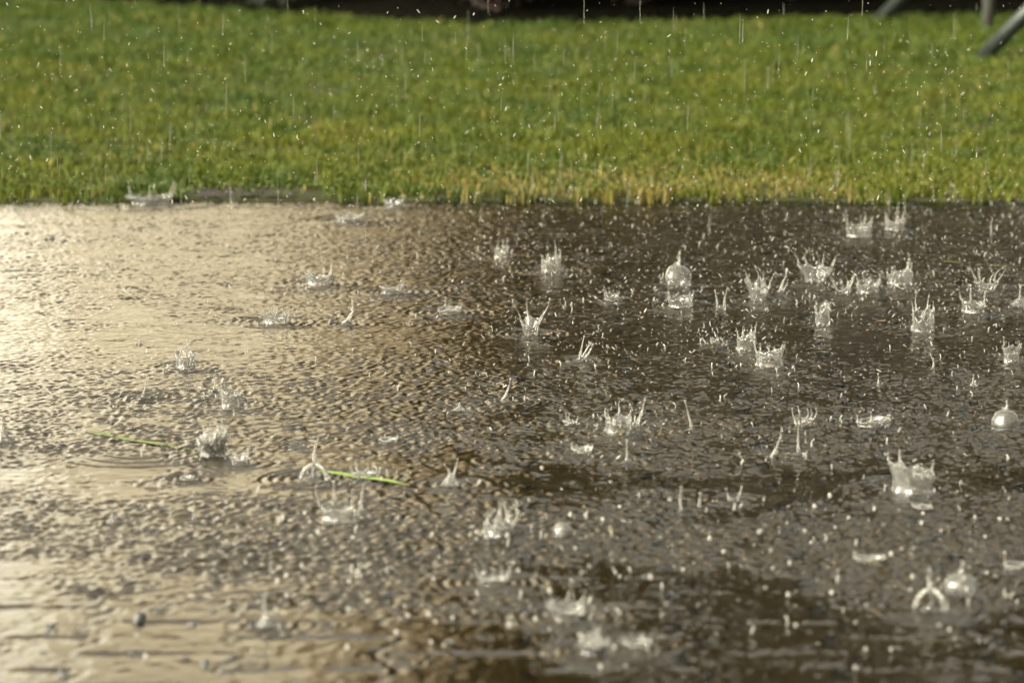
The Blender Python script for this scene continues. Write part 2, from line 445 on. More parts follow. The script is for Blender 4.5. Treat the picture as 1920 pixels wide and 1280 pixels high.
# ------------------------------------------------------------------ the rain-beaten water
def water():
    X0, X1, Y0, Y1 = -1.70, 1.70, 3.95, EDGE_Y + 0.004
    nx, ny = 980, 1240
    xs = np.linspace(X0, X1, nx); ys = np.linspace(Y0, Y1, ny)
    dx, dy = xs[1]-xs[0], ys[1]-ys[0]
    fx = np.fft.fftfreq(nx, dx)[None, :]; fy = np.fft.fftfreq(ny, dy)[:, None]
    f = np.hypot(fx, fy)
    def field(lam, bw, seed):
        g = np.random.default_rng(seed).normal(size=(ny, nx))
        H = np.exp(-0.5*((np.log(np.maximum(f, 1e-6)*lam))/bw)**2)
        z = np.fft.ifft2(np.fft.fft2(g)*H).real
        return z/z.std()*lam/(2*math.pi)              # unit slope rms
    fine = field(0.0215, 0.36, 1); mid = field(0.042, 0.38, 2); big = field(0.11, 0.4, 3)
    X, Y = np.meshgrid(xs, ys)
    def patch(lam, seed):
        g = np.random.default_rng(seed).normal(size=(ny, nx))
        z = np.fft.ifft2(np.fft.fft2(g)*np.exp(-0.5*(f*lam)**2)).real
        return z/z.std()
    pt = patch(0.35, 5) ; pt2 = patch(0.12, 6)
    # how churned the water is at each distance (slope of ripples)
    def rows(px): return [ground(960, p).y for p in px][::-1]
    ky = rows([380, 430, 520, 600, 650, 700, 760, 830, 865, 885, 925, 950, 1000, 1060, 1110, 1140, 1180, 1280])
    kf = [.15, .15, .15, .12, .07, .19, .23, .22, .16, .04, .05, .21, .25, .24, .09, .03, .02, .018][::-1]
    km = [.06, .06, .05, .045, .035, .06, .07, .07, .06, .025, .03, .09, .10, .10, .05, .03, .022, .02][::-1]
    yw = Y + 0.10*pt + 0.03*pt2
    af = np.interp(yw, ky, kf)*np.clip(1 + 0.28*pt2, 0.3, 1.7)
    am = np.interp(yw, ky, km)*np.clip(1 + 0.30*pt, 0.3, 1.8)
    side = np.clip(0.86 + 0.30*X + np.interp(Y, [5.2, 6.2], [0.48, 0.08]), 0.92, 1.3)
    Z = (fine*af + mid*am)*side + big*np.interp(Y, [4.2, 4.9, 6], [0.005, 0.012, 0.016])
    def ring(cx, cy, r0, A, lam, wd):
        ext = r0 + 2.5*wd
        i0, i1 = np.searchsorted(xs, [cx-ext, cx+ext]); j0, j1 = np.searchsorted(ys, [cy-ext, cy+ext])
        if i1 <= i0 or j1 <= j0: return
        r = np.hypot(X[j0:j1, i0:i1]-cx, Y[j0:j1, i0:i1]-cy)
        Z[j0:j1, i0:i1] += A*np.cos(2*math.pi*(r-r0)/lam)*np.exp(-((r-r0)/wd)**2)
    for (p, sc), s in zip(SP_POS, SPL):
        wr = s[3]/2/sc
        ring(p.x, p.y, wr*1.7, 0.0016, 0.015, 0.016); ring(p.x, p.y, wr*3.2, 0.0014, 0.019, 0.022)
        if s[2] in ('column', 'lean', 'tent', 'bubble'): ring(p.x, p.y, wr*2.6, 0.0009, 0.016, 0.03)
    for k in range(520):
        cx, cy = rng.uniform(X0, X1), rng.uniform(Y0, Y1)
        if rng.random() < 0.4: cy = rng.uniform(Y0, 6.5)
        r0 = rng.uniform(0.0, 0.05)
        ring(cx, cy, r0, rng.uniform(0.0006, 0.0017)*math.exp(-r0*12), rng.uniform(0.012, 0.019), rng.uniform(0.010, 0.026))
    for (u, v, rr) in ((268, 748, 0.045), (1300, 800, 0.06), (1240, 810, 0.09), (1690, 935, 0.07), (260, 850, 0.10)):
        p = ground(u, v)
        for k in (0.6, 1.0, 1.4): ring(p.x, p.y, rr*k, 0.0014, 0.022, 0.016)
    # the thin film sinks a little over the joints between the stones
    Wp, Lp = 0.20, 0.172
    xb = ground(160, 1215).x % Wp; yb = ground(300, 1232).y % Lp
    ci = np.floor((X - xb)/Wp)
    off = np.where(ci % 2 != 0, Lp/2, 0.0)
    yr = (Y - yb - off)/Lp
    dr = np.abs((yr - 0.5) - np.round(yr - 0.5))*Lp
    nearx = np.round((X - xb)/Wp)
    lo = np.where((nearx - 1) % 2 != 0, Lp/2, 0.0)
    zig = 0.016*np.cos(2*math.pi*((Y - yb - lo)/Lp - 0.5))
    dc = np.abs(X - xb - nearx*Wp - zig)
    dj = np.minimum(dr, dc + 0.007)
    depth = np.interp(yw, ky, [.1, .1, .1, .1, .25, .1, .0, .0, .1, .4, .35, .0, .0, .1, .5, .9, 1., 1.][::-1])
    Z -= 0.0019*depth*np.exp(-(dj/0.011)**2)*np.interp(X, [-0.25, 0.05], [1.0, 0.75])*np.clip(1+0.4*pt2, 0, 2)
    fade = np.clip(np.minimum.reduce([(X-X0)/0.04, (X1-X)/0.04, (Y-Y0)/0.04]), 0, 1)
    Z = np.maximum(Z*fade + WZ, 0.0008)
    V = np.stack([X, Y, Z], -1).reshape(-1, 3)
    idx = np.arange(nx*ny).reshape(ny, nx)
    q = np.stack([idx[:-1, :-1], idx[:-1, 1:], idx[1:, 1:], idx[1:, :-1]], -1).reshape(-1, 4)
    n0 = len(V)
    E = [(-4, -1), (X0, -1), (X1, -1), (4, -1), (-4, Y0), (X0, Y0), (X1, Y0), (4, Y0), (-4, Y1), (X0, Y1), (X1, Y1), (4, Y1)]
    V = np.vstack([V, [(a, b, WZ) for a, b in E]])
    qq = [(0, 1, 5, 4), (1, 2, 6, 5), (2, 3, 7, 6), (4, 5, 9, 8), (6, 7, 11, 10)]
    q = np.vstack([q, np.array(qq)+n0])
    return tag(np_mesh('water', V, q, None, M_WATER), kind='structure')
water()

# ------------------------------------------------------------------ splashes
def bend(base, top, lean, wob, n):
    b, t = Vector(base), Vector(top)
    side = Vector((rng.normal(), rng.normal(), 0))*wob
    return [b.lerp(t, i/(n-1)) + Vector((lean*((i/(n-1))**2 - i/(n-1)*0.4), 0, 0)) + side*math.sin(math.pi*i/(n-1)) for i in range(n)]

def jet_into(mb, base, top, r0, lean=0.0, wob=0.0, bead=1.0, n=9):
    pts = bend(base, top, lean, wob, n)
    rad = [r0*((1-i/(n-1))**1.1*1.0+0.16)*(1 + 0.25*math.sin(i*2.1+rng.uniform(0, 6))) for i in range(n)]
    rad[-1] = r0*0.35
    mb.tube(pts, rad, 7)
    if bead > 0:
        mb.blob(pts[-1] + Vector((0, 0, r0*0.4*bead)), r0*0.5*bead, (0.1, 0, 1), 1.25)

def cone_into(mb, r, h, r_top, n=20):
    """water drawn up from the surface: a flared foot narrowing to a neck"""
    m = 8; V = []
    ph = rng.uniform(0, 6)
    for i in range(m):
        u = i/(m-1)
        rr = r*(1-u)**2.2 + r_top*(1-(1-u)**2.2)
        for k in range(n):
            a = 2*math.pi*k/n
            w_ = 1 + 0.12*math.sin(3*a+ph)*(1-u)
            V.append((rr*w_*math.cos(a), rr*w_*math.sin(a), h*u - 0.001))
    q = [(i*n+k, i*n+(k+1) % n, (i+1)*n+(k+1) % n, (i+1)*n+k) for i in range(m-1) for k in range(n)]
    V.append((0, 0, h)); e = len(V)-1
    mb.add(V, q, [(e, (m-1)*n+k, (m-1)*n+(k+1) % n) for k in range(n)])

def wall_into(mb, r0, r1, h, nsp, sharp, amp, flare=1.6, th=0.0011, gap=None, close=0.0, n=72):
    """thin sheet of water thrown up in a ring; its rim rises to points; returns the points"""
    ph = np.sort(rng.uniform(0, 1, nsp)*0.6/nsp + np.arange(nsp)/nsp)*2*math.pi
    hk = rng.uniform(0.45, 1.0, nsp)
    wob = rng.uniform(0, 6, 4)
    m = 9
    def prof(u, a):
        s = 0.0
        for p, g in zip(ph, hk):
            d = (a-p+math.pi) % (2*math.pi) - math.pi
            s = max(s, g*math.exp(-(abs(d)*nsp/2.2)**1.3*sharp))
        hh = h*(0.85 + amp*s + 0.22*math.sin(a+wob[1]) + 0.12*math.sin(2*a+wob[0]))
        rr = r0 + (r1-r0)*u**flare + 0.18*r0*(1-u)**6
        rr *= 1 + 0.09*math.sin(2*a+wob[2])*u + 0.07*math.sin(3*a+wob[1]) + 0.05*math.sin(7*a+wob[2]+3*u)
        if close: rr *= 1 - close*u**2
        return rr, hh*u
    V = []
    for sgn in (1, -1):
        for i in range(m):
            u = i/(m-1)
            for k in range(n):
                a = 2*math.pi*k/n
                rr, z = prof(u, a)
                t_ = th*(0.35 + 0.35*math.sin(7*a+wob[3])**2)
                rr = max(rr + sgn*t_*(1-0.2*u), 0.0004)
                V.append((rr*math.cos(a), rr*math.sin(a), z - 0.001))
    q = []
    for i in range(m-1):
        for k in range(n):
            k2 = (k+1) % n
            q.append((i*n+k, i*n+k2, (i+1)*n+k2, (i+1)*n+k))
            o_ = m*n
            q.append((o_+i*n+k, o_+(i+1)*n+k, o_+(i+1)*n+k2, o_+i*n+k2))
    for k in range(n):
        k2 = (k+1) % n
        q.append(((m-1)*n+k, (m-1)*n+k2, m*n+(m-1)*n+k2, m*n+(m-1)*n+k))
    mb.add(V, q)
    rim = MB(); P = []
    for k in range(n+1):
        rr, z = prof(1.0, 2*math.pi*k/n)
        P.append((rr*math.cos(2*math.pi*k/n), rr*math.sin(2*math.pi*k/n), z-0.001))
    rim.tube(P, [th*(0.25+0.6*abs(math.sin(k*0.7+wob[3]))) for k in range(n+1)], 6)
    for k in range(int(rng.integers(3, 9))):            # strands running up the wall
        a = rng.uniform(0, 6.28)
        Q = [prof(u, a+0.15*math.sin(u*5)) + (a+0.15*math.sin(u*5),) for u in np.linspace(0.05, 1, 7)]
        rim.tube([(rr*math.cos(g), rr*math.sin(g), z) for rr, z, g in Q], [th*f_ for f_ in (0.2, 0.25, 0.3, 0.3, 0.35, 0.5, 0.4)], 6)
    RIMS.append(rim)
    tips = []
    for p, g in zip(ph, hk):
        rr, z = prof(1.0, p)
        tips.append((Vector((rr*math.cos(p), rr*math.sin(p), z-0.001)), p, g))
    return tips

def bubble_into(mb, r, h, th=0.0005, ball=False):
    n, m = 40, 16; V = []
    for sgn in (1, -1):
        for i in range(m):
            th_ = (math.pi*0.5)*(i/(m-1)) if not ball else -0.95 + (0.95+math.pi*0.5)*(i/(m-1))
            for k in range(n):
                a = 2*math.pi*k/n
                rr = max((r + sgn*th*0.5)*max(math.cos(th_), 0.0)**0.8, 0.00005)
                wb = 1 + 0.05*math.sin(2*a+2*th_) + 0.03*math.sin(5*a+r*900)
                zz = (h + sgn*th*0.5)*math.sin(th_) if not ball else (h*0.55)*(math.sin(th_)*(1+sgn*th*0.5/h) + 0.813)
                V.append((rr*math.cos(a)*wb, rr*math.sin(a)*wb, zz - 0.0012))
    q = []
    for i in range(m-1):
        for k in range(n):
            k2 = (k+1) % n
            q.append((i*n+k, i*n+k2, (i+1)*n+k2, (i+1)*n+k))
            o_ = m*n
            q.append((o_+i*n+k, o_+(i+1)*n+k, o_+(i+1)*n+k2, o_+i*n+k2))
    mb.add(V, q)

RIMS = []
def splash(x, y, kind, wpx, hpx, fpx, lean, label, idx):
    p, sc = SP_POS[idx]
    r, h, H = wpx/2/sc, hpx/sc, fpx/sc
    ln = lean*H*0.45
    root = empty('water_splash', p, rng.uniform(-0.3, 0.3))
    tag(root, label, 'splash', 'splashes thrown up by the rain')
    body = MB(); jets = []; rims = RIMS; rims.clear()
    th = 0.0009 + 0.018*r
    def jet(*a, **k):
        m = MB(); jet_into(m, *a, **k); jets.append(m)
    if kind == 'crown':
        n = int(rng.integers(6, 10))
        tips = wall_into(body, r*0.86, r, h, n, 1.3, 0.35, th=th)
        for (t, a, g) in tips:
            if H > h*1.15 and rng.random() < 0.8:
                L = (H-h)*g*rng.uniform(0.5, 1.0)
                jet(t - Vector((0, 0, h*0.15)), t + Vector((math.cos(a)*L*0.25, math.sin(a)*L*0.2, L)), th*1.25, lean=ln*0.2, wob=L*0.06, bead=rng.choice([0.8, 1.1, 1.3]))
        t, a, g = tips[int(rng.integers(len(tips)))]
        L = (H-h)
        if L > 0: jet(t - Vector((0, 0, h*0.2)), t + Vector((math.cos(a)*L*0.2, 0, L)), th*1.4, lean=ln*0.4, wob=L*0.08, bead=1.1)
        body.blob((0, 0, -0.0005), r*0.5, (0, 0, 1), 0.35)
    elif kind == 'vee':
        n = int(rng.integers(5, 8))
        tips = wall_into(body, r*0.62, r*1.15, h, n, 1.0, 0.7, flare=1.2, th=th*0.8)
        for (t, a, g) in tips:
            L = (H-h)*g
            jet(t - Vector((math.cos(a)*r*0.1, 0, h*0.25)), t + Vector((math.cos(a)*L*0.55, math.sin(a)*L*0.3, L)), th*1.1, lean=ln*0.3, wob=L*0.08, bead=1.0)
    elif kind == 'low':
        n = int(rng.integers(4, 8))
        tips = wall_into(body, r*0.72, r, h, n, 1.0, 0.5, flare=1.0, th=th*1.3)
        body.blob((0, 0, 0), r*0.75, (0, 0, 1), 0.3)
        for (t, a, g) in tips:
            if rng.random() < 0.7:
                L = max(H-h, 0.004)*g
                jet(t - Vector((0, 0, h*0.3)), t + Vector((math.cos(a)*L*0.3, 0, L)), th*1.3, lean=ln*0.5, wob=L*0.1, bead=1.2)
    elif kind in ('bubble', 'ball'):
        bubble_into(body, r, h, ball=kind == 'ball')
        if H > h*1.1:
            jet((0, 0, h*0.94), (H*0.04, 0, H), r*0.13, wob=0.001, bead=1.3)
            for q_ in range(3):
                jet((rng.normal(0, r*0.2), rng.normal(0, r*0.1), h*0.9), (rng.normal(0, r*0.3), 0, h*1.08), r*0.06, bead=1.0, n=5)
    elif kind == 'tent' and wpx > 50:                   # an arch of thick strands meeting in a peak
        pk = Vector((r*0.1, 0, h))
        for a in (3.3, 2.7, 0.2, -0.5, 1.7):
            f = Vector((r*math.cos(a), r*math.sin(a), -0.001))
            mid = f.lerp(pk, 0.55) + Vector((math.cos(a), math.sin(a), 0))*r*0.28 + Vector((0, 0, h*0.14))
            q1 = [f, f.lerp(mid, 0.5)+Vector((math.cos(a), math.sin(a), 0))*r*0.06, mid, mid.lerp(pk, 0.55)+Vector((0, 0, h*0.04)), pk]
            m = MB(); m.tube(q1, [th*g*rng.uniform(0.7, 1.2) for g in (1.6, 1.3, 1.5, 2.4, 2.2)], 8); jets.append(m)
        jet(pk - Vector((0, 0, h*0.1)), (pk.x + ln*0.3 - r*0.15, 0, H), th*2.6, wob=r*0.1, bead=1.0)
        cone_into(body, r*0.8, h*0.22, r*0.3)
    elif kind == 'tent':
        wall_into(body, r*0.95, r*0.5, h, 5, 0.8, 0.3, flare=0.8, th=th*0.7, close=0.75)
        jet((0, 0, h*0.7), (ln*0.4, 0, H), th*2.2, lean=ln*0.5, wob=r*0.1, bead=1.0)
        for q_ in range(4):
            a = rng.uniform(0, 6.28)
            jet((r*0.8*math.cos(a), r*0.8*math.sin(a), 0), (r*0.1*math.cos(a), 0, h*1.15), th*1.3, wob=r*0.15, bead=0)
    elif kind == 'horns':
        wall_into(body, r*0.95, r*0.45, h, 4, 0.8, 0.25, flare=0.8, th=th*1.2, close=0.6)
        for s_ in (-1, 1):
            jet((s_*r*0.15, 0, h*0.6), (s_*r*0.55, 0, H*(1 if s_ > 0 else 0.8)), th*1.9, lean=s_*r*0.3, wob=r*0.12, bead=1.1)
    elif kind == 'column':
        cone_into(body, r, max(h*1.6, 0.006), max(0.0022, th))
        jet((0, 0, h*0.7), (ln*0.3, 0, H), max(0.0022, r*0.2), lean=ln*0.4, wob=r*0.2, bead=1.5)
    elif kind == 'lean':
        cone_into(body, r*0.8, max(h*1.4, 0.006), max(0.002, th))
        jet((-r*0.4, 0, 0), (H*0.42*lean, 0, H), max(0.0026, r*0.28), lean=-0.2*H*lean, wob=r*0.2, bead=1.2)
        if r > 0.01: jet((r*0.1, 0, 0), (H*0.30*lean, 0.004, H*0.55), max(0.002, r*0.2), wob=r*0.2, bead=1.0)
    elif kind == 'twin':
        cone_into(body, r, max(h, 0.004), r*0.5)
        for s_ in (-1, 1):
            jet((s_*r*0.5, 0, 0), (s_*r*0.9+ln*.1, 0, H*(1 if s_ > 0 else 0.85)), max(0.0024, r*0.18), wob=r*0.2, bead=1.3)
    elif kind == 'spray':
        cone_into(body, r, max(h, 0.005), r*0.4)
        for q_ in range(5):
            xx = rng.uniform(-0.4, 0.6)*r
            jet((xx*0.5, 0, 0), (xx + H*rng.uniform(0.1, 0.5), rng.normal(0, 0.004), H*rng.uniform(0.4, 1.0)), 0.0028, wob=r*0.2, bead=1.2)
    elif kind == 'burst':
        for q_ in range(2):
            wall_into(body, r*rng.uniform(0.5, 0.9), r*rng.uniform(0.7, 1.0), h*rng.uniform(0.7, 1.1), 8, 1.2, 0.8, th=th*1.5)
        for q_ in range(11):
            a = rng.uniform(0, 6.28); rr = r*rng.uniform(0.2, 0.9)
            L = H*rng.uniform(0.45, 1.0)
            jet((rr*math.cos(a), rr*math.sin(a), 0), (rr*math.cos(a)*1.25+ln*0.3, rr*math.sin(a), L), th*rng.uniform(1.4, 2.4), wob=r*0.15, bead=rng.uniform(0.8, 1.5))
    nm = {'bubble': 'bubble_film', 'ball': 'bubble_film', 'column': 'foot', 'lean': 'foot', 'twin': 'foot', 'spray': 'foot'}.get(kind, 'crown_wall')
    body.build(nm, M_SPLASH, root)
    for m in jets: m.build('jet', M_RIM, root)
    for m in rims: m.build('rim', M_RIM, root)
for i, s in enumerate(SPL): splash(*s, i)

# ------------------------------------------------------------------ loose drops in the air
proto = []
for k in range(5):
    mb = MB()
    st = [1.0, 1.15, 1.8, 2.6, 3.6][k]
    mb.blob((0, 0, 0), 1.0, (0, 0, 1), st, 8, 8)
    o = mb.build('water_droplet', M_DROP)
    proto.append(o.data)
    bpy.data.objects.remove(o)
SRC = [i for i, q_ in enumerate(SPL) if q_[2] in ('crown', 'vee', 'burst', 'ball', 'spray', 'lean') and 420 < q_[1] < 1250]
def drop_site(zone):
    if zone == 'paving' and rng.random() < 0.42:         # thrown out by one of the splashes
        i = SRC[int(rng.integers(len(SRC)))]
        p = SP_POS[i][0]; hh = SPL[i][5]/SP_POS[i][1]
        return p.x + rng.normal(0, 0.045), p.y + rng.normal(0, 0.05), 0.006 + abs(rng.normal(0, 1))*hh*0.9
    return spread_site(zone)
def spread_site(zone):
    """pick a drop over the wet paving (thick to the right) or over the lawn"""
    if zone == 'paving':
        while True:
            y = rng.uniform(4.4, 9.33)
            half = y*0.150
            x = rng.uniform(-half, half)
            dens = (0.12 + 0.88/(1+math.exp(-(x/half-(-0.1))*5)))*(1.0 if y > 6.3 else 0.30)
            if rng.random() < dens: break
        z = rng.exponential(0.035) + 0.008
        if y < 6.2: z = rng.exponential(0.015) + 0.006
    else:
        y = rng.uniform(6.2, 9.3); half = y*0.15
        x = rng.uniform(-half, half)
        z = rng.uniform(0.06, 0.95)*(1 - 0.45*(y > 7.5))
    return x, y, z
sites = [('paving', *drop_site('paving')) for _ in range(190)] + [('lawn', *drop_site('lawn')) for _ in range(60)]
first = {}
for zone, x, y, z in sites:
    k = int(rng.integers(0, 5))
    o = bpy.data.objects.new('water_droplet', proto[k])
    COL.objects.link(o)
    o.location = (x, y, z)
    o.rotation_euler = (rng.normal(0, 0.7), rng.normal(0, 0.7), rng.uniform(0, 6))
    r = rng.uniform(0.0011, 0.0021)*(0.7 if k > 2 else 1) * (0.36 if zone == 'lawn' else 0.75)
    o.scale = (r, r, r)
    if zone == 'paving':
        tag(o, 'tiny bright water droplet thrown up just above the rain-beaten paving', 'droplet', 'droplets thrown up by the rain')
    else:
        tag(o, 'tiny bright water droplet in the air higher above the wet paving, seen against the lawn', 'droplet', 'droplets thrown up by the rain')
mb = MB()
for k in range(110):                                   # bigger drops low over the near stones
    y = rng.uniform(4.3, 5.3); x = rng.uniform(-0.12, 0.15)*y
    mb.blob((x, y, rng.exponential(0.02)+0.006), rng.uniform(0.0016, 0.003), (0.1, 0, 1), rng.choice([1.0, 1.2, 1.6]), 8, 6)
for k in range(8500):
    zone = 'paving' if k % 5 > 1 else 'lawn'
    x, y, z = drop_site(zone)
    ax = (rng.normal(0, 0.8), rng.normal(0, 0.4), 1)
    r = (0.0004 + min(rng.exponential(0.00024), 0.0010))*(0.85 if zone == 'lawn' else 1)
    mb.blob((x, y, z), r, ax, rng.choice([1.0, 1.3, 2.5, 4.0, 5.0]), 6, 5)
for k in range(260):                                   # ticks of water standing on the surface
    x, y, z = drop_site('paving')
    L = rng.uniform(0.003, 0.012); r = rng.uniform(0.0007, 0.0014)
    mb.tube([(x, y, 0.002), (x+rng.normal(0, .001), y, WZ+L*0.5), (x+rng.normal(0, .002), y, WZ+L)], [r*1.4, r*0.8, r], 6)
o = mb.build('spray', M_DROP)
tag(o, 'fine spray of water specks hanging over the wet paving', 'spray', kind='stuff')

# falling raindrops: long slender drops in front of the lawn
RAIN = [(170,30,60),(335,30,60),(206,30,40),(245,220,70),(318,260,50),(355,320,75),(418,45,50),(460,130,60),(683,120,55),
        (897,105,72),(1158,75,55),(1057,105,50),(1200,20,55),(1263,40,60),(1190,130,60),(1590,50,60),(1450,130,70),
        (1770,190,70),(1765,260,60),(1732,300,50),(535,140,45),(940,190,40),(1208,175,45),(770,60,50),(243,110,40),
        (1040,230,40),(1890,130,50),(1400,210,50),(600,470,60),(685,435,50),(1330,420,55),(990,300,50)]
mb = MB()
n, L = 7, 1.0
mb.tube([(0, 0, -0.5), (0, 0, -0.42), (0, 0, -0.2), (0, 0, 0.1), (0, 0, 0.35), (0, 0, 0.5)], [0.25, 0.9, 1.0, 0.8, 0.5, 0.12], 8)
po = mb.build('raindrop', M_RAIN); pm = po.data; bpy.data.objects.remove(po)
RAIN += [(float(rng.uniform(0, 1920)), float(rng.uniform(0, 380)), float(rng.uniform(12, 75))) for _ in range(150)]
for (x, y, hp) in RAIN:
    d = rng.uniform(5.0, 9.2)
    cp, sp = math.cos(PITCH), math.sin(PITCH)
    v = Vector((x-960, cp*F_PX + sp*(640-y), -sp*F_PX + cp*(640-y))).normalized()
    p = cam.location + v*d
    if p.z < 0.05: p = cam.location + v*(d*0.8)
    o = bpy.data.objects.new('raindrop', pm)
    COL.objects.link(o)
    o.location = p
    o.rotation_euler = (0, rng.normal(0.01, 0.025), 0)
    s = hp/scale_at(p)
    rr_ = rng.uniform(0.0005, 0.0010)
    o.scale = (rr_, rr_, s*0.85)
    tag(o, 'slender falling raindrop drawn out into an upright thread', 'raindrop', 'raindrops falling in front of the lawn')

# ------------------------------------------------------------------ lawn
LZ = 0.012
bed_pts = [(-3.4, 19.6), (-2.0, 18.45), (-1.5, 18.1), (-1.0, 17.55), (-0.4, 16.95), (0.0, 16.75), (0.5, 16.9), (1.0, 17.25), (1.7, 17.5), (2.6, 17.5), (4.5, 17.6), (12, 17.8)]
def bed_y(x): return np.interp(x, [p[0] for p in bed_pts], [p[1] - 0.6 for p in bed_pts])
V = []; q = []
gx = np.linspace(-9, 9, 60); gy = np.concatenate([[EDGE_Y, EDGE_Y+0.002], np.linspace(EDGE_Y+0.05, 24, 60)])
for j, yy in enumerate(gy):
    for xx in gx:
        V.append((xx, yy, (-0.012 if j == 0 else LZ) + (0.01*math.sin(xx*2.1+yy)*math.cos(yy*1.7) if j > 2 else 0)))
nx = len(gx)
for j in range(len(gy)-1):
    for i in range(nx-1): q.append((j*nx+i, j*nx+i+1, (j+1)*nx+i+1, (j+1)*nx+i))
tag(np_mesh('lawn_soil', V, q, None, M_TURF), kind='structure')

def vnoise(x, y, s, seed):
    """smooth value noise"""
    g = np.random.default_rng(seed).random((256, 256))
    u, v = x/s, y/s
    i, j = np.floor(u).astype(int), np.floor(v).astype(int)
    a, b = u-i, v-j
    a, b = a*a*(3-2*a), b*b*(3-2*b)
    G = lambda p, q_: g[p % 256, q_ % 256]
    return (G(i, j)*(1-a)+G(i+1, j)*a)*(1-b) + (G(i, j+1)*(1-a)+G(i+1, j+1)*a)*b

def grass():
    X, Y = [], []
    def scatter(x0, x1, y0, y1, dens):
        n = int((x1-x0)*(y1-y0)*dens)
        X.append(rng.uniform(x0, x1, n)); Y.append(rng.uniform(y0, y1, n))
    scatter(-1.7, 1.7, EDGE_Y-0.05, 11.2, 11000)
    scatter(-2.1, 2.1, 11.2, 13.5, 7500)
    scatter(-2.8, 2.8, 13.5, 19.0, 4200)
    for a, b in ((-7, -1.7), (1.7, 7)): scatter(a, b, EDGE_Y, 11.2, 1500)
    for a, b in ((-7, -2.1), (2.1, 7)): scatter(a, b, 11.2, 13.5, 1500)
    for a, b in ((-7, -2.8), (2.8, 7)): scatter(a, b, 13.5, 20, 1200)
    x = np.concatenate(X); y = np.concatenate(Y)
    # bare soil at the edge on the left, and the planting bed
    bare = np.zeros(len(x))
    for (u0, u1, v0, v1, s) in ((320, 640, 348, 382, 0.93), (130, 260, 318, 345, 0.6), (240, 330, 350, 372, 0.5), (640, 780, 365, 380, .4)):
        a, b = ground(u0, v1, LZ), ground(u1, v0, LZ)
        e = np.clip(np.minimum.reduce([(x-a.x)/0.05, (b.x-x)/0.05, (y-a.y+0.03)/0.03, (b.y-y)/0.15]), 0, 1)
        bare = np.maximum(bare, e*s)
    thin = vnoise(x, y, 0.06, 4)
    keep = (rng.random(len(x)) > bare) & (y < bed_y(x) + rng.normal(0, 0.05, len(x))) & (rng.random(len(x)) < 0.15+1.2*thin)
    keep &= y > EDGE_Y + 0.012 - 0.085*np.clip(vnoise(x, y*0, 0.045, 9)*1.3-0.35, 0, 1)
    x, y = x[keep], y[keep]; n = len(x)
    h = rng.uniform(0.014, 0.044, n)*(0.35+1.2*vnoise(x, y, 0.08, 5))*(0.75+0.5*vnoise(x, y, 0.6, 6))
    h *= np.where(y < EDGE_Y+0.10, 0.35+1.5*vnoise(x, y, 0.05, 31), 1.0)
    h *= np.where((y < EDGE_Y+0.30) & (x < ground(700, 375, LZ).x), 0.62, 1.0)
    wd = rng.uniform(0.0016, 0.0036, n)*np.where(y > 13.5, 1.5, 1.0)
    az = rng.uniform(0, 2*np.pi, n); la = rng.uniform(0, 2*np.pi, n)
    ln = h*rng.uniform(0.1, 1.1, n)
    cx, sx = np.cos(az)*wd, np.sin(az)*wd
    lx, ly = np.cos(la)*ln, np.sin(la)*ln
    z0 = np.full(n, LZ-0.012)
    P = np.empty((n, 5, 3))
    P[:, 0] = np.stack([x-cx, y-sx, z0], 1); P[:, 1] = np.stack([x+cx, y+sx, z0], 1)
    P[:, 2] = np.stack([x+lx*.35+cx*.8, y+ly*.35+sx*.8, LZ+h*.62], 1); P[:, 3] = np.stack([x+lx*.35-cx*.8, y+ly*.35-sx*.8, LZ+h*.62], 1)
    P[:, 4] = np.stack([x+lx, y+ly, LZ+h*(1-0.25*rng.random(n))], 1)
    b = np.arange(n)[:, None]*5
    quads = b + np.array([[0, 1, 2, 3]]); tris = b + np.array([[3, 2, 4]])
    # colour: fresh green with yellowed patches, straw among it
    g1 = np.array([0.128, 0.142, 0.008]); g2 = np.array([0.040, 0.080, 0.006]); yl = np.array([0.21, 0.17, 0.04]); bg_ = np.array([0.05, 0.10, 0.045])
    m = np.clip(0.5+(vnoise(x, y, 0.25, 21)-.5)*0.9 + (vnoise(x, y, 0.07, 22)-.5)*1.1, 0, 1)*0.75 + rng.random(n)*0.25
    c = g1*m[:, None] + g2*(1-m)[:, None]
    yel = np.clip((vnoise(x, y, 0.28, 23)-0.55)*2.0, 0, 1)*0.2
    m = m*np.clip(1.15-(y-10.5)*0.10, 0.32, 1)  # far grass shifted to dark green, standing in for tree shade
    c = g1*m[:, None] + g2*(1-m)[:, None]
    # the worn, straw-coloured strip along the paving
    ax_ = ground(820, 375, LZ).x; bx_ = ground(1500, 375, LZ).x
    strip = np.clip(1-(y-EDGE_Y-0.15)/0.75, 0, 1)*np.clip((x-ax_+.15)/0.2, 0, 1)*np.clip((bx_+.25-x)/0.3, 0, 1)
    strip = strip*np.clip(0.35+1.1*(vnoise(x, y, 0.13, 25)-.25), 0, 1)
    yel = np.clip(yel + strip*1.1, 0, 0.95)
    pick = (rng.random(n) < yel*0.9+0.02)[:, None]
    c = np.where(pick, yl*rng.uniform(0.7, 1.35, (n, 1)), c)
    blue = np.clip((vnoise(x, y, 0.2, 27)-0.6)*2.5, 0, 1)*(x < 0.4)
    c = c*(1-blue[:, None]*0.3)+bg_*blue[:, None]*0.3
    c *= rng.uniform(0.38, 0.64, (n, 1))
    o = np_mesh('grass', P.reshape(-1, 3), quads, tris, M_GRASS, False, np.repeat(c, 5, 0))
    tag(o, 'short wet green lawn grass beyond the flooded paving', 'grass', kind='stuff')
grass()
